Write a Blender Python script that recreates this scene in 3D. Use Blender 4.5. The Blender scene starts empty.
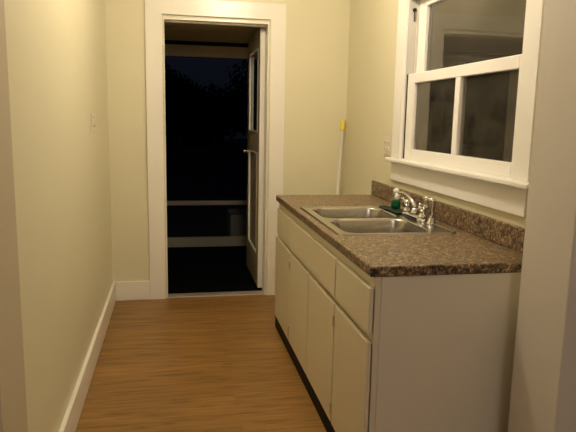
import bpy, bmesh, math, random
from mathutils import Vector, Matrix
random.seed(7)
C = bpy.context.scene.collection
PI = math.pi

# ------------------------------------------------------------------ materials
def srgb(r, g, b):
    f = lambda c: (c/255/12.92) if c/255 <= .04045 else ((c/255+.055)/1.055)**2.4
    return (f(r), f(g), f(b), 1)

def new_mat(name):
    m = bpy.data.materials.new(name); m.use_nodes = True
    nt = m.node_tree; b = nt.nodes['Principled BSDF']
    return m, nt, b

def N(nt, t, **kw):
    n = nt.nodes.new(t)
    for k, v in kw.items():
        if k in n.inputs.keys(): n.inputs[k].default_value = v
        else: setattr(n, k, v)
    return n

def plain(name, col, rough=.5, metal=0, spec=.5, bump=0, bscale=200, vary=0):
    m, nt, b = new_mat(name)
    b.inputs['Base Color'].default_value = col
    b.inputs['Roughness'].default_value = rough
    b.inputs['Metallic'].default_value = metal
    b.inputs['Specular IOR Level'].default_value = spec
    tc = N(nt, 'ShaderNodeTexCoord')
    if vary:
        n = N(nt, 'ShaderNodeTexNoise', Scale=3.0, Detail=4.0)
        nt.links.new(tc.outputs['Object'], n.inputs['Vector'])
        r = N(nt, 'ShaderNodeMapRange'); r.inputs['To Min'].default_value = 1-vary; r.inputs['To Max'].default_value = 1+vary
        nt.links.new(n.outputs['Fac'], r.inputs['Value'])
        mx = N(nt, 'ShaderNodeVectorMath', operation='SCALE'); mx.inputs[0].default_value = col[:3]
        nt.links.new(r.outputs['Result'], mx.inputs['Scale'])
        nt.links.new(mx.outputs['Vector'], b.inputs['Base Color'])
    if bump:
        n = N(nt, 'ShaderNodeTexNoise', Scale=float(bscale), Detail=3.0)
        nt.links.new(tc.outputs['Object'], n.inputs['Vector'])
        bp = N(nt, 'ShaderNodeBump', Strength=bump, Distance=.002)
        nt.links.new(n.outputs['Fac'], bp.inputs['Height'])
        nt.links.new(bp.outputs['Normal'], b.inputs['Normal'])
    return m

M = {}
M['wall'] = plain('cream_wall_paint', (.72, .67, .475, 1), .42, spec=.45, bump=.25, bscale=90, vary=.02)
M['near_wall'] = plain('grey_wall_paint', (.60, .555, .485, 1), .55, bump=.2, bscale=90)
M['shaded_tan_wall'] = plain('shaded_tan_paint', (.54, .46, .325, 1), .55, bump=.2, bscale=90)
M['ceiling'] = plain('ceiling_paint', (.78, .74, .66, 1), .8)
M['rim_shade'] = plain('rim_shade_brown', (.03, .02, .012, 1), .7)
M['trim'] = plain('white_gloss_trim', (.84, .80, .715, 1), .28, spec=.5, bump=.12, bscale=60)
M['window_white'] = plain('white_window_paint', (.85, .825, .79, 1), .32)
M['jamb'] = plain('grey_jamb_paint', (.56, .53, .48, 1), .45)  # darker grey than the rest of the window
M['cabinet'] = plain('cream_cabinet_paint', (.70, .63, .475, 1), .45, bump=.1, bscale=70)
M['side'] = plain('off_white_panel_paint', (.73, .67, .535, 1), .5, vary=.015)
M['dark'] = plain('dark_parts_and_shade', (.03, .022, .015, 1), .8)  # dark fittings and cords; also the painted shade beside the sash
M['toe'] = plain('shaded_brown_base', (.018, .012, .008, 1), .9, spec=.2)
M['chrome'] = plain('chrome', (.66, .65, .63, 1), .06, metal=1)
M['black_hole'] = plain('black_plastic', (.01, .01, .01, 1), .6)
M['plate'] = plain('ivory_plate', (.76, .70, .56, 1), .35)
M['toggle'] = plain('ivory_toggle', (.55, .48, .34, 1), .3)
M['yellow'] = plain('yellow_plastic', (.80, .62, .07, 1), .4)
M['pole'] = plain('white_pole', (.62, .59, .53, 1), .35)
M['cloth'] = plain('dark_green_cloth', (.012, .028, .018, 1), .9, bump=.6, bscale=300)
M['brass'] = plain('dull_metal', (.62, .56, .44, 1), .35, metal=1)
M['strip'] = plain('threshold_metal', (.62, .55, .46, 1), .4, metal=.6)
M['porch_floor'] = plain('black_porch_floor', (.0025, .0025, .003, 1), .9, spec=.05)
M['porch_wood'] = plain('porch_wood', (.80, .68, .42, 1), .6)
M['porch_rail'] = plain('porch_rail_paint', (.23, .205, .15, 1), .6)
M['porch_header'] = plain('porch_header_paint', (.90, .80, .56, 1), .6)
M['door_paint'] = plain('tan_door_paint', (.40, .33, .215, 1), .4)
M['ground'] = plain('dark_ground', (.01, .012, .008, 1), .95)
M['leaf'] = plain('night_leaf', (.004, .006, .004, 1), .9, spec=.05)
M['bark'] = plain('night_bark', (.008, .006, .004, 1), .9, spec=.05)
M['concrete'] = plain('grey_concrete', (.09, .09, .085, 1), .9)
M['cap'] = plain('white_cap', (.85, .84, .80, 1), .35)

def floor_mat():
    m, nt, b = new_mat('laminate_floor')
    L = nt.links.new
    tc = N(nt, 'ShaderNodeTexCoord')
    br = N(nt, 'ShaderNodeTexBrick', offset=.37)
    br.inputs['Scale'].default_value = 1.0
    br.inputs['Brick Width'].default_value = 1.22
    br.inputs['Row Height'].default_value = .152
    br.inputs['Mortar Size'].default_value = .0012
    br.inputs['Mortar Smooth'].default_value = .3
    br.inputs['Color1'].default_value = (.0, .0, .0, 1); br.inputs['Color2'].default_value = (1, 1, 1, 1)
    br.inputs['Mortar'].default_value = (.3, .3, .3, 1)
    L(tc.outputs['Object'], br.inputs['Vector'])
    # long grain along X, shifted plank by plank
    sh = N(nt, 'ShaderNodeVectorMath', operation='SCALE'); sh.inputs['Scale'].default_value = 7.3
    L(br.outputs['Color'], sh.inputs[0])
    ad = N(nt, 'ShaderNodeVectorMath', operation='ADD')
    L(tc.outputs['Object'], ad.inputs[0]); L(sh.outputs['Vector'], ad.inputs[1])
    mp = N(nt, 'ShaderNodeMapping'); mp.inputs['Scale'].default_value = (3.4, 42, 1)
    L(ad.outputs['Vector'], mp.inputs['Vector'])
    n1 = N(nt, 'ShaderNodeTexNoise', Scale=1.0, Detail=7.0, Roughness=.6, Distortion=.25)
    L(mp.outputs['Vector'], n1.inputs['Vector'])
    mp2 = N(nt, 'ShaderNodeMapping'); mp2.inputs['Scale'].default_value = (1.4, 9, 1)
    L(ad.outputs['Vector'], mp2.inputs['Vector'])
    n2 = N(nt, 'ShaderNodeTexNoise', Scale=1.0, Detail=3.0)
    L(mp2.outputs['Vector'], n2.inputs['Vector'])
    r = N(nt, 'ShaderNodeValToRGB')
    e = r.color_ramp.elements
    e[0].position = .28; e[0].color = (.10, .050, .014, 1)
    e[1].position = .78; e[1].color = (.345, .19, .056, 1)
    k = r.color_ramp.elements.new(.47); k.color = (.24, .122, .032, 1)
    L(n1.outputs['Fac'], r.inputs['Fac'])
    v = N(nt, 'ShaderNodeMapRange'); v.inputs['From Min'].default_value = .3; v.inputs['From Max'].default_value = .7
    v.inputs['To Min'].default_value = .90; v.inputs['To Max'].default_value = 1.14
    L(n2.outputs['Fac'], v.inputs['Value'])
    v2 = N(nt, 'ShaderNodeMapRange'); v2.inputs['To Min'].default_value = .93; v2.inputs['To Max'].default_value = 1.06
    L(br.outputs['Color'], v2.inputs['Value'])
    mu = N(nt, 'ShaderNodeMath', operation='MULTIPLY'); L(v.outputs['Result'], mu.inputs[0]); L(v2.outputs['Result'], mu.inputs[1])
    # small dark knots
    mp3 = N(nt, 'ShaderNodeMapping'); mp3.inputs['Scale'].default_value = (2.6, 9, 1)
    L(ad.outputs['Vector'], mp3.inputs['Vector'])
    vo = N(nt, 'ShaderNodeTexVoronoi', Scale=1.0); L(mp3.outputs['Vector'], vo.inputs['Vector'])
    kr = N(nt, 'ShaderNodeMapRange'); kr.inputs['From Min'].default_value = .03; kr.inputs['From Max'].default_value = .13
    kr.inputs['To Min'].default_value = .55; kr.inputs['To Max'].default_value = 1
    L(vo.outputs['Distance'], kr.inputs['Value'])
    mu2 = N(nt, 'ShaderNodeMath', operation='MULTIPLY'); L(mu.outputs[0], mu2.inputs[0]); L(kr.outputs['Result'], mu2.inputs[1])
    sm = N(nt, 'ShaderNodeMapRange'); sm.inputs['To Min'].default_value = 1; sm.inputs['To Max'].default_value = .72
    L(br.outputs['Fac'], sm.inputs['Value'])
    mu3 = N(nt, 'ShaderNodeMath', operation='MULTIPLY'); L(mu2.outputs[0], mu3.inputs[0]); L(sm.outputs['Result'], mu3.inputs[1])
    sc = N(nt, 'ShaderNodeVectorMath', operation='SCALE')
    L(r.outputs['Color'], sc.inputs[0]); L(mu3.outputs[0], sc.inputs['Scale'])
    L(sc.outputs['Vector'], b.inputs['Base Color'])
    b.inputs['Roughness'].default_value = .42
    b.inputs['Specular IOR Level'].default_value = .35
    bp = N(nt, 'ShaderNodeBump', Strength=.12, Distance=.002)
    L(n1.outputs['Fac'], bp.inputs['Height']); L(bp.outputs['Normal'], b.inputs['Normal'])
    return m
M['floor'] = floor_mat()

def laminate_mat():
    m, nt, b = new_mat('speckled_brown_laminate')
    L = nt.links.new
    tc = N(nt, 'ShaderNodeTexCoord')
    n1 = N(nt, 'ShaderNodeTexNoise', Scale=58.0, Detail=6.0, Roughness=.68, Distortion=1.2)
    L(tc.outputs['Object'], n1.inputs['Vector'])
    r = N(nt, 'ShaderNodeValToRGB'); e = r.color_ramp.elements
    e[0].position = .41; e[0].color = (.010, .008, .005, 1)
    e[1].position = .65; e[1].color = (.54, .40, .245, 1)
    k = e.new(.47); k.color = (.105, .067, .032, 1)
    k = e.new(.555); k.color = (.26, .168, .09, 1)
    L(n1.outputs['Fac'], r.inputs['Fac'])
    n2 = N(nt, 'ShaderNodeTexNoise', Scale=160.0, Detail=2.0)
    L(tc.outputs['Object'], n2.inputs['Vector'])
    v = N(nt, 'ShaderNodeMapRange'); v.inputs['From Min'].default_value = .32; v.inputs['From Max'].default_value = .68
    v.inputs['To Min'].default_value = .6; v.inputs['To Max'].default_value = 1.35
    L(n2.outputs['Fac'], v.inputs['Value'])
    sc = N(nt, 'ShaderNodeVectorMath', operation='SCALE')
    L(r.outputs['Color'], sc.inputs[0]); L(v.outputs['Result'], sc.inputs['Scale'])
    L(sc.outputs['Vector'], b.inputs['Base Color'])
    b.inputs['Roughness'].default_value = .40
    b.inputs['Specular IOR Level'].default_value = .6
    return m
M['laminate'] = laminate_mat()

def steel_mat():
    m, nt, b = new_mat('brushed_steel')
    L = nt.links.new
    tc = N(nt, 'ShaderNodeTexCoord')
    mp = N(nt, 'ShaderNodeMapping'); mp.inputs['Scale'].default_value = (14, 260, 14)
    L(tc.outputs['Object'], mp.inputs['Vector'])
    n = N(nt, 'ShaderNodeTexNoise', Scale=1.0, Detail=3.0); L(mp.outputs['Vector'], n.inputs['Vector'])
    v = N(nt, 'ShaderNodeMapRange'); v.inputs['To Min'].default_value = .17; v.inputs['To Max'].default_value = .30
    L(n.outputs['Fac'], v.inputs['Value']); L(v.outputs['Result'], b.inputs['Roughness'])
    b.inputs['Base Color'].default_value = (.50, .475, .43, 1); b.inputs['Metallic'].default_value = 1
    return m
M['steel'] = steel_mat()

def pane_mat(name, tint, ior, dust=0, mott=.3):
    m = bpy.data.materials.new(name); m.use_nodes = True; nt = m.node_tree; nt.nodes.clear(); L = nt.links.new
    out = N(nt, 'ShaderNodeOutputMaterial'); mix = N(nt, 'ShaderNodeMixShader')
    tr = N(nt, 'ShaderNodeBsdfTransparent'); tr.inputs['Color'].default_value = tint
    gl = N(nt, 'ShaderNodeBsdfGlossy'); gl.inputs['Roughness'].default_value = .012; gl.inputs['Color'].default_value = (1, .98, .94, 1)
    fr = N(nt, 'ShaderNodeFresnel'); fr.inputs['IOR'].default_value = ior
    L(fr.outputs['Fac'], mix.inputs['Fac']); L(tr.outputs[0], mix.inputs[1]); L(gl.outputs[0], mix.inputs[2]); 
    if dust:
        tc = N(nt, 'ShaderNodeTexCoord'); n = N(nt, 'ShaderNodeTexNoise', Scale=7.0, Detail=8.0, Roughness=.7); L(tc.outputs['Object'], n.inputs['Vector'])
        v = N(nt, 'ShaderNodeMapRange'); v.inputs['From Min'].default_value = .3; v.inputs['From Max'].default_value = .7
        v.inputs['To Min'].default_value = dust*(1-mott); v.inputs['To Max'].default_value = dust*(1+mott); L(n.outputs['Fac'], v.inputs['Value'])
        df = N(nt, 'ShaderNodeBsdfDiffuse'); df.inputs['Color'].default_value = (.5, .46, .38, 1)
        m2 = N(nt, 'ShaderNodeMixShader'); L(v.outputs['Result'], m2.inputs['Fac']); L(mix.outputs[0], m2.inputs[1]); L(df.outputs[0], m2.inputs[2])
        L(m2.outputs[0], out.inputs['Surface'])
    else: L(mix.outputs[0], out.inputs['Surface'])
    return m
M['pane'] = pane_mat('door_pane', (.88, .88, .84, 1), 1.6)
M['wpane'] = pane_mat('dusty_window_pane', (.88, .88, .84, 1), 1.75, .065)
M['lpane'] = pane_mat('mottled_window_pane', (.88, .88, .84, 1), 1.8, .055, .95)

def screen_mat():
    # dusty insect screen: mottled brown cloth of wire, half see-through
    m = bpy.data.materials.new('dusty_insect_screen'); m.use_nodes = True; nt = m.node_tree; nt.nodes.clear(); L = nt.links.new
    out = N(nt, 'ShaderNodeOutputMaterial'); mix = N(nt, 'ShaderNodeMixShader'); mix.inputs['Fac'].default_value = .6
    tr = N(nt, 'ShaderNodeBsdfTransparent'); df = N(nt, 'ShaderNodeBsdfDiffuse')
    tc = N(nt, 'ShaderNodeTexCoord'); n = N(nt, 'ShaderNodeTexNoise', Scale=9.0, Detail=8.0, Roughness=.7)
    L(tc.outputs['Object'], n.inputs['Vector'])
    r = N(nt, 'ShaderNodeValToRGB'); e = r.color_ramp.elements
    e[0].position = .36; e[0].color = (.016, .013, .008, 1); e[1].position = .66; e[1].color = (.075, .062, .042, 1)
    L(n.outputs['Fac'], r.inputs['Fac']); L(r.outputs['Color'], df.inputs['Color'])
    L(tr.outputs[0], mix.inputs[1]); L(df.outputs[0], mix.inputs[2]); L(mix.outputs[0], out.inputs['Surface'])
    return m
M['screen'] = screen_mat()

def soap_mat(name, col):
    m, nt, b = new_mat(name)
    b.inputs['Base Color'].default_value = col; b.inputs['Roughness'].default_value = .12
    b.inputs['Transmission Weight'].default_value = .55; b.inputs['IOR'].default_value = 1.35
    return m
M['soap'] = soap_mat('green_soap', (.004, .17, .075, 1))
M['clear'] = soap_mat('clear_plastic', (.70, .72, .60, 1))

def emit(name, col, s):
    m = bpy.data.materials.new(name); m.use_nodes = True; nt = m.node_tree; nt.nodes.clear()
    o = N(nt, 'ShaderNodeOutputMaterial'); e = N(nt, 'ShaderNodeEmission'); e.inputs['Color'].default_value = col; e.inputs['Strength'].default_value = s
    nt.links.new(e.outputs[0], o.inputs['Surface']); return m

# ------------------------------------------------------------------ helpers
def box(bm, x0, x1, y0, y1, z0, z1):
    vs = [bm.verts.new((x, y, z)) for z in (z0, z1) for x, y in ((x0, y0), (x1, y0), (x1, y1), (x0, y1))]
    for f in ((3, 2, 1, 0), (4, 5, 6, 7), (0, 1, 5, 4), (1, 2, 6, 5), (2, 3, 7, 6), (3, 0, 4, 7)):
        bm.faces.new([vs[i] for i in f])

def obj(name, bm, mat, parent=None, bevel=0, smooth=False, origin=None, seg=2):
    bmesh.ops.recalc_face_normals(bm, faces=bm.faces)
    if origin is not None:
        bmesh.ops.translate(bm, vec=-Vector(origin), verts=bm.verts)
    me = bpy.data.meshes.new(name); bm.to_mesh(me); bm.free()
    o = bpy.data.objects.new(name, me); C.objects.link(o)
    if origin is not None: o.location = origin
    me.materials.append(mat)
    if smooth:
        for p in me.polygons: p.use_smooth = True
    if bevel:
        md = o.modifiers.new('bevel', 'BEVEL'); md.width = bevel; md.segments = seg; md.limit_method = 'ANGLE'; md.angle_limit = math.radians(35)
    if parent:
        o.parent = parent
        if origin is not None: o.location = Vector(origin) - parent_loc(parent)
        else: o.location = -parent_loc(parent)
    return o

def parent_loc(p):
    v = Vector((0, 0, 0))
    while p: v += p.location; p = p.parent
    return v

def boxes(*bs):
    bm = bmesh.new()
    for b in bs: box(bm, *b)
    return bm

def thing(name, label, cat, loc, group=None):
    o = bpy.data.objects.new(name, None); C.objects.link(o); o.location = loc; o.empty_display_size = .1
    tag(o, label, cat, group); return o

def tag(o, label, cat, group=None):
    o['label'] = label; o['category'] = cat
    if group: o['group'] = group
    return o

def struct(name, bm, mat, bevel=0):
    o = obj(name, bm, mat, None, bevel); o['kind'] = 'structure'; return o

def struct_root(name, loc):
    o = bpy.data.objects.new(name, None); C.objects.link(o); o.location = loc; o['kind'] = 'structure'; return o

def tube(bm, pts, radii, seg=14, cap=True):
    pts = [Vector(p) for p in pts]
    if not hasattr(radii, '__len__'): radii = [radii]*len(pts)
    rings = []; up = None
    for i, p in enumerate(pts):
        d = (pts[min(i+1, len(pts)-1)] - pts[max(i-1, 0)]).normalized()
        if up is None: up = Vector((0, 0, 1)) if abs(d.z) < .9 else Vector((1, 0, 0))
        s = d.cross(up).normalized(); up = s.cross(d).normalized()
        rings.append([bm.verts.new(p + (s*math.cos(a) + up*math.sin(a))*radii[i]) for a in [2*PI*k/seg for k in range(seg)]])
    for a, b in zip(rings, rings[1:]):
        for k in range(seg): bm.faces.new((a[k], a[(k+1) % seg], b[(k+1) % seg], b[k]))
    if cap:
        bm.faces.new(rings[0][::-1]); bm.faces.new(rings[-1])

def lathe(bm, c, prof, seg=24, sx=1, sy=1):
    """prof: (radius, z) list around the vertical through c"""
    rings = []
    for r, z in prof:
        rings.append([bm.verts.new((c[0]+r*sx*math.cos(2*PI*k/seg), c[1]+r*sy*math.sin(2*PI*k/seg), c[2]+z)) for k in range(seg)])
    for a, b in zip(rings, rings[1:]):
        for k in range(seg): bm.faces.new((a[k], a[(k+1) % seg], b[(k+1) % seg], b[k]))
    bm.faces.new(rings[0][::-1]); bm.faces.new(rings[-1])

def rrect(x0, x1, y0, y1, r, seg=6):
    out = []
    for cx, cy, a0 in ((x1-r, y1-r, 0), (x0+r, y1-r, 90), (x0+r, y0+r, 180), (x1-r, y0+r, 270)):
        for k in range(seg+1):
            a = math.radians(a0 + 90*k/seg); out.append((cx+r*math.cos(a), cy+r*math.sin(a)))
    return out

# ------------------------------------------------------------------ key dimensions (metres)
W, YB, H = 1.826, 4.596, 2.71           # kitchen: X 0..W, back wall at YB
YS0, YS1 = 1.535, 1.785                 # cased opening the photo is taken through
XO0, XO1 = .027, 1.639
YT = 4.715                              # outside face of back wall
CL, CR, HD = .397, 1.202, 2.152         # door casing inner edges
CWD = .119                              # casing width
WY0, WY1, WZ0, WZ1 = 2.135, 3.392, 1.172, 2.125   # window hole

# ------------------------------------------------------------------ shell
struct('floor', boxes((-1.7, 3.5, -1.7, YT-.02, -.06, 0)), M['floor'])
struct('ceiling', boxes((-1.7, 3.5, -1.7, YT, H, H+.06)), M['ceiling'])
struct('wall_left', boxes((-.1, 0, YS1, YB, 0, H)), M['wall'])
struct('wall_back', boxes((-.1, CL+.012, YB, YT, 0, H), (CR-.012, W+.12, YB, YT, 0, H), (CL+.012, CR-.012, YB, YT, HD-.012, H)), M['wall'])
struct('wall_right', boxes((W, W+.12, YS1, WY0, 0, H), (W, W+.12, WY1, YB, 0, H), (W, W+.12, WY0, WY1, 0, WZ0), (W, W+.12, WY0, WY1, WZ1, H)), M['wall'])
struct('wall_front_left', boxes((-1.6, XO0, YS0, YS1, 0, H)), M['shaded_tan_wall'], .004)  # darker tan than the kitchen walls; the pier's weak light is in the colour
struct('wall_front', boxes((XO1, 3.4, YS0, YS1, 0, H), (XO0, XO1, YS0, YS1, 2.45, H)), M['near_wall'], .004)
struct('wall_hall_left', boxes((-1.7, -1.6, -1.7, YS1, 0, H)), M['near_wall'])
struct('wall_hall_right', boxes((3.4, 3.5, -1.7, YS1, 0, H)), M['near_wall'])
struct('wall_hall_rear', boxes((-1.6, 3.4, -1.7, -1.6, 0, H)), M['near_wall'])
struct('baseboard_left', boxes((0, .021, YS1, YB, 0, .15)), M['trim'], .004)
struct('baseboard_back', boxes((.021, CL-CWD, YB-.019, YB, 0, .15)), M['trim'], .004)

# door casing, frame and sill
bm = bmesh.new()
U = [(CL-CWD, 0), (CL, 0), (CL, HD), (CR, HD), (CR, 0), (CR+CWD, 0), (CR+CWD, HD+CWD), (CL-CWD, HD+CWD)]
ua = [bm.verts.new((x, YB-.022, z)) for x, z in U]; ub = [bm.verts.new((x, YB, z)) for x, z in U]
for i in range(8): bm.faces.new((ua[i], ua[(i+1) % 8], ub[(i+1) % 8], ub[i]))
for q in ((0, 1, 2, 7), (2, 3, 6, 7), (3, 4, 5, 6)): bm.faces.new([ua[i] for i in q]); bm.faces.new([ub[i] for i in q])
struct('trim_1', bm, M['trim'], .003)
J = .006
struct('trim_2', boxes((CL+.012-.0005, CL+.012+J, YB-.006, YT, 0, HD-.012), (CR-.012-.006, CR-.012+.0005, YB-.006, YT, 0, HD-.012),
                       (CL+.012+J, CR-.018, YB-.006, YT, HD-.032, HD-.012),
                       (CL+.012+J, CR-.018, YB+.045, YB+.075, HD-.044, HD-.032)), M['trim'], .002)
struct('trim_3', boxes((CL+.019, CR-.019, YB+.0, YT-.03, 0, .010)), M['strip'], .003)

# open door, swung out onto the porch
XD0, XD1, YD0, YD1, ZD0, ZD1 = 1.149, 1.193, 4.742, 5.52, .018, 2.115
door = struct_root('door_1', (XD1, YD0, ZD0))
S = .112
GZ0, GZ1, PZ0, PZ1 = 1.30, 1.975, .285, 1.14
obj('door_frame', boxes((XD0, XD1, YD0, YD0+S, ZD0, ZD1), (XD0, XD1, YD1-S, YD1, ZD0, ZD1), (XD0, XD1, YD0+S, YD1-S, ZD0, PZ0),
                        (XD0, XD1, YD0+S, YD1-S, PZ1, GZ0), (XD0, XD1, YD0+S, YD1-S, GZ1, ZD1)), M['door_paint'], door)
obj('door_edge', boxes((XD0+.001, XD1, YD0-.002, YD0-.0002, ZD0, ZD1)), M['trim'], door)
def ring(x0, x1, y0, y1, z0, z1, t):
    return boxes((x0, x1, y0, y0+t, z0, z1), (x0, x1, y1-t, y1, z0, z1), (x0, x1, y0+t, y1-t, z0, z0+t), (x0, x1, y0+t, y1-t, z1-t, z1))
for nm, a, b_ in (('glass_moulding', GZ0, GZ1), ('panel_moulding', PZ0, PZ1)):
    obj(nm, ring(XD0-.002, XD0+.016, YD0+S, YD1-S, a, b_, .014), M['trim'], door, .002)
obj('glass', boxes((XD0+.018, XD0+.022, YD0+S, YD1-S, GZ0, GZ1)), M['pane'], door)
obj('panel', boxes((XD0+.014, XD0+.030, YD0+S, YD1-S, PZ0, PZ1)), M['door_paint'], door)
bm = bmesh.new()
tube(bm, [(XD0, YD1-.06, 1.115), (XD0-.012, YD1-.06, 1.115)], .026, 16)
tube(bm, [(XD0-.008, YD1-.06, 1.115), (XD0-.024, YD1-.06, 1.115), (XD0-.030, YD1-.06, 1.115), (XD0-.040, YD1-.06, 1.115), (XD0-.043, YD1-.06, 1.115)], [.010, .010, .020, .024, .016], 16)
obj('knob', bm, M['brass'], door, 0, True)
for z in (.25, 1.1, 1.9):
    bm = bmesh.new(); tube(bm, [(XD1+.003, YD0-.008, z-.045), (XD1+.003, YD0-.008, z+.045)], .006, 10)
    obj('hinge', bm, M['brass'], door)

# ------------------------------------------------------------------ porch and night outside
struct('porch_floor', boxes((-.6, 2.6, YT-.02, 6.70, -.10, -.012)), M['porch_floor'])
bm = boxes((-.6, 2.6, YT, 6.72, 2.215, 2.26))
for k in range(18): box(bm, -.6, 2.6, YT+.05+k*.11, YT+.054+k*.11, 2.209, 2.216)
struct('porch_ceiling', bm, M['porch_wood'])
struct('trim_4', boxes((-.55, 2.55, 6.52, 6.56, -.012, .097)), M['porch_rail'], .004)
struct('trim_5', boxes((-.55, 2.55, 6.52, 6.56, .458, .506)), M['porch_rail'], .004)
struct('trim_6', boxes((-.55, 2.55, 6.50, 6.58, 2.047, 2.165)), M['porch_header'], .004)
struct('trim_7', boxes((-.55, 2.55, 6.585, 6.62, 2.13, 2.215)), M['dark'])
struct('porch_step', boxes((1.11, 2.4, 6.72, 7.2, -.3, .31)), M['concrete'], .01)
struct('ground', boxes((-20, 24, YT, 50, -.4, -.3), (W+.12, 24, -8, YT, -.4, -.3)), M['ground'])

def tree(label, x, y, h, w, seed, z0=-.3):
    rnd = random.Random(seed)
    t = thing('tree', label, 'tree', (x, y, z0), None)
    bm = bmesh.new()
    tube(bm, [(x, y, z0), (x+.1, y, z0+h*.3), (x-.05, y, z0+h*.62)], [w*.07, w*.055, w*.03], 8)
    for k in range(5):
        a = k*1.3; tube(bm, [(x, y, z0+h*.3), (x+w*.35*math.cos(a), y+w*.35*math.sin(a), z0+h*(.5+.05*k))], [w*.03, w*.012], 6)
    obj('trunk', bm, M['bark'], t)
    bm = bmesh.new()
    blobs = [(x+rnd.uniform(-.6, .6)*w/2, y+rnd.uniform(-.6, .6)*w/2, z0+h*rnd.uniform(.3, .82), w*rnd.uniform(.2, .32)) for _ in range(14)]
    for bx_, by_, bz_, br_ in blobs:
        for _ in range(260):
            v = Vector((rnd.gauss(0, 1), rnd.gauss(0, 1), rnd.gauss(0, 1))).normalized()*br_*rnd.uniform(.55, 1.08)
            c = Vector((bx_, by_, bz_))+v
            s = rnd.uniform(.09, .2)*w/4
            a = Vector((rnd.gauss(0, 1), rnd.gauss(0, 1), rnd.gauss(0, 1))).normalized(); b2 = a.orthogonal().normalized()
            bm.faces.new([bm.verts.new(c+q) for q in (a*s, b2*s*.5, -a*s, -b2*s*.5)])
    obj('crown', bm, M['leaf'], t)
tree('dark leafy tree outside, left side of the porch opening', .2, 26.0, 4.1, 2.8, 3)
tree('dark leafy tree outside, right side of the porch opening', 4.4, 28, 4.3, 3.2, 5)
tree('low dark tree between the two taller trees behind the porch', 2.6, 38, 3.6, 5, 9)

# ------------------------------------------------------------------ window
win = struct_root('window_1', (W, (WY0+WY1)/2, WZ0))
XF = W-.02
obj('casing', boxes((XF, W, 2.047, 2.157, 1.194, 2.13), (XF, W, 3.388, 3.516, 1.194, 2.13), (XF, W, 2.047, 3.516, 2.13, 2.25)), M['window_white'], win, .003)
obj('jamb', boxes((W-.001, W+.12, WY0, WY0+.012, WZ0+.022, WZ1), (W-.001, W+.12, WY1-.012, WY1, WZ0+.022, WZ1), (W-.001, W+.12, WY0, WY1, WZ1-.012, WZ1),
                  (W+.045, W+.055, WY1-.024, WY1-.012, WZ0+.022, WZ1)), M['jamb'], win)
obj('gap_shade', boxes((W+.004, W+.0445, WY1-.017, WY1-.0118, WZ0+.023, 1.690)), M['dark'], win)  # dark strip standing in for shade in the gap beside the lower sash
obj('stool', boxes((W-.062, W+.1, 1.987, 3.518, 1.172, 1.194)), M['window_white'], win, .006)
obj('apron', boxes((W-.019, W, 2.054, 3.514, 1.055, 1.172)), M['window_white'], win, .003)
# lower sash
X0, X1 = W+.008, W+.042
SY0, SY1 = WY0+.013, WY1-.019
ls = obj('lower_sash', boxes((X0, X1, SY0, 2.215, 1.194, 1.690), (X0, X1, 3.275, SY1, 1.194, 1.690), (X0, X1, 2.215, 3.275, 1.194, 1.256), (X0, X1, 2.215, 3.275, 1.634, 1.690),
                         (X0, X1, 2.713, 2.763, 1.256, 1.634)), M['window_white'], win, .004)
for a, b_ in ((2.215, 2.713), (2.763, 3.275)):
    obj('pane', boxes((X0+.019, X0+.022, a, b_, 1.256, 1.634)), M['lpane'], ls)
# upper sash
X2, X3 = W+.056, W+.090
us = obj('upper_sash', boxes((X2, X3, SY0, 2.215, 1.634, 2.112), (X2, X3, 3.272, SY1-.0, 1.634, 2.112), (X2, X3, 2.215, 3.272, 1.634, 1.690), (X2, X3, 2.215, 3.272, 2.062, 2.112)), M['window_white'], win, .004)
obj('pane', boxes((X2+.019, X2+.022, 2.215, 3.272, 1.690, 2.062)), M['wpane'], us)
obj('insect_screen', boxes((W+.100, W+.102, WY0+.012, WY1-.012, 1.194, 1.66)), M['screen'], win)
bm = bmesh.new(); tube(bm, [(W+.03, WY1-.013, 2.055), (W+.03, WY1-.020, 2.055)], .011, 14); obj('sash_pulley', bm, M['black_hole'], win)
bm = bmesh.new(); tube(bm, [(W+.03, WY1-.016, 2.05), (W+.031, WY1-.017, 2.02), (W+.033, WY1-.016, 1.99)], .0035, 8); obj('sash_cord', bm, M['dark'], win)
bm = bmesh.new(); lathe(bm, (W+.04, 2.74, 1.690), [(.012, 0), (.012, .006), (.02, .008), (.018, .016), (.006, .018)], 16); obj('sash_lock', bm, M['dark'], win)

# ------------------------------------------------------------------ base cabinet
XC, YN, YE, ZT = 1.140, 1.905, 3.860, .914
cab = thing('base_cabinet', 'long cream painted base cabinet with flat doors under the speckled countertop', 'cabinet', (1.48, 2.88, 0))
XFACE = 1.163
obj('carcass', boxes((1.184, W-.001, YN+.026, YN+.034, .105, .876), (1.184, W-.001, YE-.02, YE-.004, .0, .876), (1.186, W-.001, YN+.03, YE-.02, .09, .108),
                     (W-.02, W-.002, YN+.03, YE-.02, .108, .876)), M['cabinet'], cab)
obj('side_panel', boxes((1.186, W-.0005, YN+.010, YN+.026, 0, .8755)), M['side'], cab, .001)
Z0f, Z1f = .095, .8755
obj('face_frame', boxes((XFACE, 1.184, YN+.008, YE-.002, Z0f, Z1f), (XFACE, 1.184, YN+.008, YN+.045, 0, Z0f)), M['cabinet'], cab)
obj('toe_kick', boxes((1.149, 1.1625, YN+.012, YE-.004, 0, .084)), M['toe'], cab)  # dark base board; its near-black also holds the shade under the doors
XDR = 1.142
def hinge(parent, y, z):
    bm = bmesh.new(); tube(bm, [(XDR-.002, y, z-.022), (XDR-.002, y, z+.022)], .0045, 8)
    obj('hinge', bm, M['brass'], parent)
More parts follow.
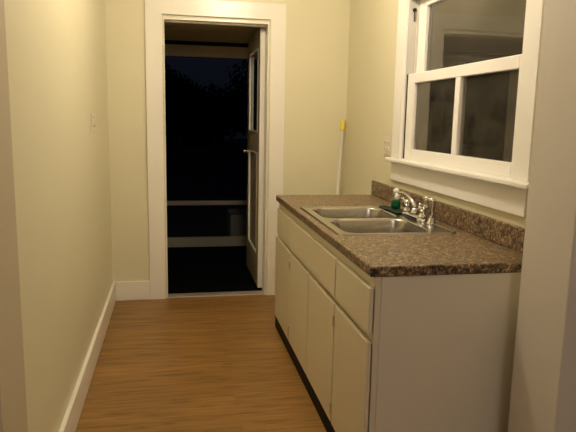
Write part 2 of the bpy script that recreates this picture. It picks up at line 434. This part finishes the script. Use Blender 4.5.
for (a, b_, hy) in ((3.348, 3.852, 3.345), (2.866, 3.334, 3.337), (2.365, 2.852, 2.362), (1.913, 2.350, 2.353)):
    d = obj('door', boxes((XDR, XFACE-.005, a, b_, .088, .634), (XFACE-.0052, XFACE-.0002, a+.03, b_-.03, .13, .60)), M['cabinet'], cab, .008, seg=1)
    for z in (.155, .56): hinge(d, hy, z)
for nm, a, b_ in (('drawer_front', 3.378, 3.800), ('drawer_front', 1.913, 2.350), ('false_front', 2.366, 3.366)):
    obj(nm, boxes((XDR, XFACE-.005, a, b_, .664, .834), (XFACE-.0052, XFACE-.0002, a+.03, b_-.03, .69, .81)), M['cabinet'], cab, .008, seg=1)

# ------------------------------------------------------------------ countertop with sink cut-out and backsplash
top = thing('countertop', 'brown speckled laminate countertop with a low backsplash on the cream cabinet', 'countertop', (1.48, 2.88, .876))
xs = [XC, 1.200, 1.735, W-.001]; ys = [YN, 2.475, 3.275, YE]
bm = bmesh.new()
vt = {}
for i, x in enumerate(xs):
    for j, y in enumerate(ys):
        for k, z in enumerate((.876, ZT)): vt[i, j, k] = bm.verts.new((x, y, z))
for i in range(3):
    for j in range(3):
        if (i, j) == (1, 1): continue
        for k in (0, 1): bm.faces.new([vt[i, j, k], vt[i+1, j, k], vt[i+1, j+1, k], vt[i, j+1, k]])
for i in range(3):
    for j in (0, 3): bm.faces.new([vt[i, j, 0], vt[i+1, j, 0], vt[i+1, j, 1], vt[i, j, 1]])
    for j in (0, 3): bm.faces.new([vt[j, i, 0], vt[j, i+1, 0], vt[j, i+1, 1], vt[j, i, 1]])
for j in (1, 2):
    bm.faces.new([vt[1, j, 0], vt[2, j, 0], vt[2, j, 1], vt[1, j, 1]]); bm.faces.new([vt[j, 1, 0], vt[j, 2, 0], vt[j, 2, 1], vt[j, 1, 1]])
obj('worktop', bm, M['laminate'], top, .006, seg=3)
obj('backsplash', boxes((W-.022, W-.001, YN, YE, ZT, ZT+.099)), M['laminate'], top, .007, seg=3)

# ------------------------------------------------------------------ sink
sink = thing('sink', 'stainless steel double bowl drop-in sink in the brown countertop', 'sink', (1.46, 2.875, ZT))
SX0, SX1, SYa, SYb = 1.182, 1.748, 2.452, 3.298
ZR = ZT+.0035
B = [(1.226, 1.640, 2.888, 3.248), (1.226, 1.640, 2.488, 2.862)]
bm = bmesh.new()
def loop(pts, z): return [bm.verts.new((x, y, z)) for x, y in pts]
def edges(vs): return [bm.edges.new((vs[i], vs[(i+1) % len(vs)])) for i in range(len(vs))]
def bridge(a, b_):
    for i in range(len(a)): bm.faces.new((a[i], a[(i+1) % len(a)], b_[(i+1) % len(a)], b_[i]))
o0 = loop(rrect(SX0, SX1, SYa, SYb, .035), ZT+.0002); o1 = loop(rrect(SX0+.003, SX1-.003, SYa+.003, SYb-.003, .033), ZT+.006)
o2 = loop(rrect(SX0+.010, SX1-.010, SYa+.010, SYb-.010, .028), ZT+.0065); o3 = loop(rrect(SX0+.015, SX1-.015, SYa+.015, SYb-.015, .026), ZR)
bridge(o0, o1); bridge(o1, o2); bridge(o2, o3)
es = [e for v in o3 for e in v.link_edges if e.other_vert(v) in o3]; es = list(set(es))
for (x0, x1, y0, y1) in B: es += edges(loop(rrect(x0, x1, y0, y1, .075, 8), ZR))
bmesh.ops.triangle_fill(bm, use_beauty=True, use_dissolve=False, edges=es)
obj('rim', bm, M['steel'], sink)
obj('rim_shade_line', boxes((SX0-.004, SX0+.002, SYa+.02, SYb-.02, ZT+.0003, ZT+.0025)), M['rim_shade'], sink)  # thin dark strip painting the shade line along the front rim
for (x0, x1, y0, y1) in B:
    bm = bmesh.new(); prev = None
    for d, z, r in ((0, 0, .075), (.003, -.001, .074), (.006, -.005, .072), (.008, -.012, .071), (.012, -.06, .07), (.018, -.13, .07), (.026, -.150, .066), (.045, -.163, .06), (.08, -.168, .05)):
        l = loop(rrect(x0+d, x1-d, y0+d, y1-d, r, 8), ZR+z)
        if prev: bridge(prev, l)
        prev = l
    bm.faces.new(prev)
    bw = obj('bowl', bm, M['steel'], sink, 0, True)
    bm = bmesh.new(); lathe(bm, ((x0+x1)/2, (y0+y1)/2, ZR-.1675), [(.055, 0), (.055, .003), (.042, .004), (.036, .001), (.01, .0005)], 24)
    obj('drain', bm, M['chrome'], bw)

# faucet
DX, DZ = 1.700, ZR
FY = 2.855
fc = thing('faucet', 'chrome two-handle kitchen faucet with low spout at back of the sink', 'faucet', (DX, FY, DZ))
bm = bmesh.new(); pr = None
for d, z in ((0, 0), (0, .012), (.004, .020), (.012, .024)):
    l = loop(rrect(DX-.030+d, DX+.030-d, FY-.125+d, FY+.125-d, .028-d*.8, 6), DZ+z)
    if pr: bridge(pr, l)
    pr = l
bm.faces.new(pr)
obj('base', bm, M['chrome'], fc, 0, True)
for y in (FY+.1, FY-.1):
    bm = bmesh.new()
    lathe(bm, (DX, y, DZ+.022), [(.025, 0), (.025, .008), (.019, .014), (.016, .024), (.017, .034), (.024, .040), (.027, .050), (.024, .060), (.012, .066)], 20)
    h = obj('handle', bm, M['chrome'], fc, 0, True)
    bm = bmesh.new(); s = 1 if y > FY else -1
    tube(bm, [(DX, y, DZ+.070), (DX-.012, y+s*.012, DZ+.084), (DX-.030, y+s*.026, DZ+.094)], [.011, .009, .007], 10)
    obj('lever', bm, M['chrome'], h, 0, True)
bm = bmesh.new()
lathe(bm, (DX, FY, DZ+.022), [(.024, 0), (.023, .014), (.018, .022), (.017, .034)], 20)
tube(bm, [(DX, FY, DZ+.045), (DX, FY+0.005, DZ+.068), (DX-.006, FY+0.035, DZ+.092), (DX-.015, FY+0.075, DZ+.112), (DX-.024, FY+0.115, DZ+.120), (DX-.031, FY+0.145, DZ+.117), (DX-.034, FY+0.158, DZ+.105)],
     [.014, .012, .0095, .0088, .0085, .0085, .0085], 16)
sp = obj('spout', bm, M['chrome'], fc, 0, True)
bm = bmesh.new(); tube(bm, [(DX-.034, FY+0.158, DZ+.110), (DX-.036, FY+0.163, DZ+.084)], .0135, 14)
obj('aerator', bm, M['cap'], sp, 0, True)
# side sprayer
spr = thing('sink_sprayer', 'chrome side sprayer standing right of the faucet near the backsplash', 'sprayer', ((DX+.016), 2.685, DZ))
bm = bmesh.new(); lathe(bm, ((DX+.016), 2.685, DZ), [(.026, 0), (.026, .008), (.020, .014), (.017, .03), (.015, .032)], 20)
obj('sprayer_base', bm, M['chrome'], spr, 0, True)
bm = bmesh.new(); lathe(bm, ((DX+.016), 2.685, DZ+.03), [(.011, 0), (.013, .02), (.0135, .055), (.015, .075), (.019, .085), (.019, .098), (.010, .104)], 20)
obj('wand', bm, M['chrome'], spr, 0, True)
bm = bmesh.new(); tube(bm, [((DX+.016)+.002, 2.685, DZ+.118), ((DX+.016)-.025, 2.698, DZ+.128), ((DX+.016)-.040, 2.706, DZ+.122)], [.012, .011, .009], 12)
obj('spray_head', bm, M['chrome'], spr, 0, True)

# cloth and soap bottle on the sink ledge
bm = bmesh.new(); n = 14; g = {}
for i in range(n+1):
    for j in range(n+1):
        u, v = i/n, j/n
        x = 1.648+.094*u + .004*math.sin(7*v); y = 2.985+.285*v + .006*math.sin(5*u)
        g[i, j] = bm.verts.new((x, y, ZT+.0115+.0022*math.sin(9*u+5*v)+.0015*math.sin(17*v)))
for i in range(n):
    for j in range(n): bm.faces.new((g[i, j], g[i+1, j], g[i+1, j+1], g[i, j+1]))
cl = obj('dish_cloth', bm, M['cloth'], None, 0, True, origin=(1.695, 3.127, ZT+.008))
md = cl.modifiers.new('thick', 'SOLIDIFY'); md.thickness = .004; md.offset = -1
tag(cl, 'dark green dish cloth spread on the sink ledge under the soap bottle', 'cloth')
BX, BY, BZ = 1.700, 3.125, ZT+.0155
sb = thing('soap_bottle', 'small clear bottle of green dish soap with white cap on the dark cloth', 'bottle', (BX, BY, BZ))
bm = bmesh.new(); lathe(bm, (BX, BY, BZ), [(.024, 0), (.030, .003), (.032, .012), (.031, .040), (.024, .052)], 24, .8, 1)
obj('soap', bm, M['soap'], sb, 0, True)
bm = bmesh.new(); lathe(bm, (BX, BY, BZ+.052), [(.023, 0), (.018, .012), (.0125, .024), (.011, .034)], 24, .85, 1)
obj('bottle_neck', bm, M['clear'], sb, 0, True)
bm = bmesh.new(); lathe(bm, (BX, BY, BZ+.086), [(.014, 0), (.017, .003), (.017, .018), (.013, .024), (.007, .030)], 20)
obj('cap', bm, M['cap'], sb, 0, True)

# ------------------------------------------------------------------ mop pole in the corner
p0, p1 = Vector((1.617, 4.155, 0.0)), Vector((1.789, 4.560, 1.417))
mop = thing('mop', 'white pole with yellow end leaning in the corner behind the counter', 'mop', p0)
d = (p1-p0).normalized(); q = p0+d*1.396
bm = bmesh.new(); tube(bm, [p0+d*.02, q], .0125, 14); obj('pole', bm, M['pole'], mop, 0, True)
bm = bmesh.new(); tube(bm, [q-d*.002, q+d*.008, p1-d*.012, p1], [.0145, .0185, .0185, .012], 16); obj('grip', bm, M['yellow'], mop, 0, True)

# ------------------------------------------------------------------ outlet and switch
oy, oz = 3.640, 1.258
out = thing('wall_outlet', 'ivory double outlet plate on the wall left of the window', 'outlet', (W, oy, oz))
obj('plate', boxes((W-.006, W-.0002, oy-.058, oy+.058, oz-.059, oz+.059)), M['plate'], out, .003)
for y in (oy-.025, oy+.025):
    for z in (oz-.02, oz+.02):
        bm = bmesh.new(); tube(bm, [(W-.0055, y, z), (W-.009, y, z)], .0155, 16); r = obj('receptacle', bm, M['plate'], out)
        obj('slot', boxes((W-.0098, W-.0088, y-.007, y-.005, z-.004, z+.005), (W-.0098, W-.0088, y+.005, y+.007, z-.004, z+.005)), M['black_hole'], r)
sy, sz = 3.690, 1.360
sw = thing('light_switch', 'ivory toggle switch plate on the left wall', 'switch', (0, sy, sz))
obj('plate', boxes((.0002, .007, sy-.037, sy+.037, sz-.062, sz+.062)), M['plate'], sw, .003)
bm = boxes((.006, .008, sy-.006, sy+.006, sz-.014, sz+.014)); tube(bm, [(.006, sy, sz-.002), (.020, sy, sz-.010)], [.005, .004], 8)
obj('toggle', bm, M['toggle'], sw)
for z in (sz-.042, sz+.042):
    bm = bmesh.new(); tube(bm, [(.0065, sy, z), (.0085, sy, z)], .0035, 10); obj('screw', bm, M['dark'], sw)

# ------------------------------------------------------------------ lights
def fixture(label, x, y, col, strength, r=.10, drop=0):
    t = thing('ceiling_light', label, 'ceiling light', (x, y, H))
    bm = bmesh.new(); lathe(bm, (x, y, H), [(.085, 0), (.085, -.012), (.05, -.03), (.045, -.045)], 28); obj('canopy', bm, M['brass'], t, 0, True)
    if drop:
        bm = bmesh.new(); tube(bm, [(x, y, H-.04), (x, y, H-.045-drop)], .006, 8); obj('cord', bm, M['dark'], t)
    bm = bmesh.new(); bmesh.ops.create_uvsphere(bm, u_segments=24, v_segments=14, radius=r)
    bmesh.ops.translate(bm, vec=(x, y, H-.045-drop-r*.93), verts=bm.verts)
    obj('globe', bm, emit('globe_glow', col, strength), t, 0, True)
fixture('round globe ceiling light in the middle of the kitchen', 1.00, 2.86, (1, .86, .64, 1), 138)
fixture('round globe light on an added drop cord in the room in front of the kitchen', .78, -.90, (1, .89, .79, 1), 28, .16, .30)  # unseen lamp inferred from the end panel; drop cord added to light the header

# ------------------------------------------------------------------ night sky
w = bpy.data.worlds.new('night'); bpy.context.scene.world = w; w.use_nodes = True
nt = w.node_tree; bg = nt.nodes['Background']
tc = N(nt, 'ShaderNodeTexCoord'); sx = N(nt, 'ShaderNodeSeparateXYZ'); nt.links.new(tc.outputs['Generated'], sx.inputs[0])
rp = N(nt, 'ShaderNodeValToRGB'); e = rp.color_ramp.elements
e[0].position = 0.0; e[0].color = (.002, .0025, .004, 1); e[1].position = .25; e[1].color = (.0045, .0058, .0118, 1)
nt.links.new(sx.outputs['Z'], rp.inputs['Fac']); nt.links.new(rp.outputs['Color'], bg.inputs['Color']); bg.inputs['Strength'].default_value = 1

# ------------------------------------------------------------------ camera
cd = bpy.data.cameras.new('camera'); cam = bpy.data.objects.new('camera', cd); C.objects.link(cam)
r = Vector((.98185609, -.18860822, .01963549)); u = Vector((.01150055, .16258466, .98662757)); f = Vector((.1892785, .96850047, -.16180384))
mat = Matrix((r, u, -f)).transposed().to_4x4(); mat.translation = Vector((.4705, 0, 1.4156))
cam.matrix_world = mat
cd.sensor_fit = 'HORIZONTAL'; cd.sensor_width = 36; cd.lens = 36*590.7176/576; cd.clip_start = .05
sc = bpy.context.scene; sc.camera = cam
sc.view_settings.view_transform = 'Standard'; sc.view_settings.look = 'None'; sc.view_settings.exposure = 0.14
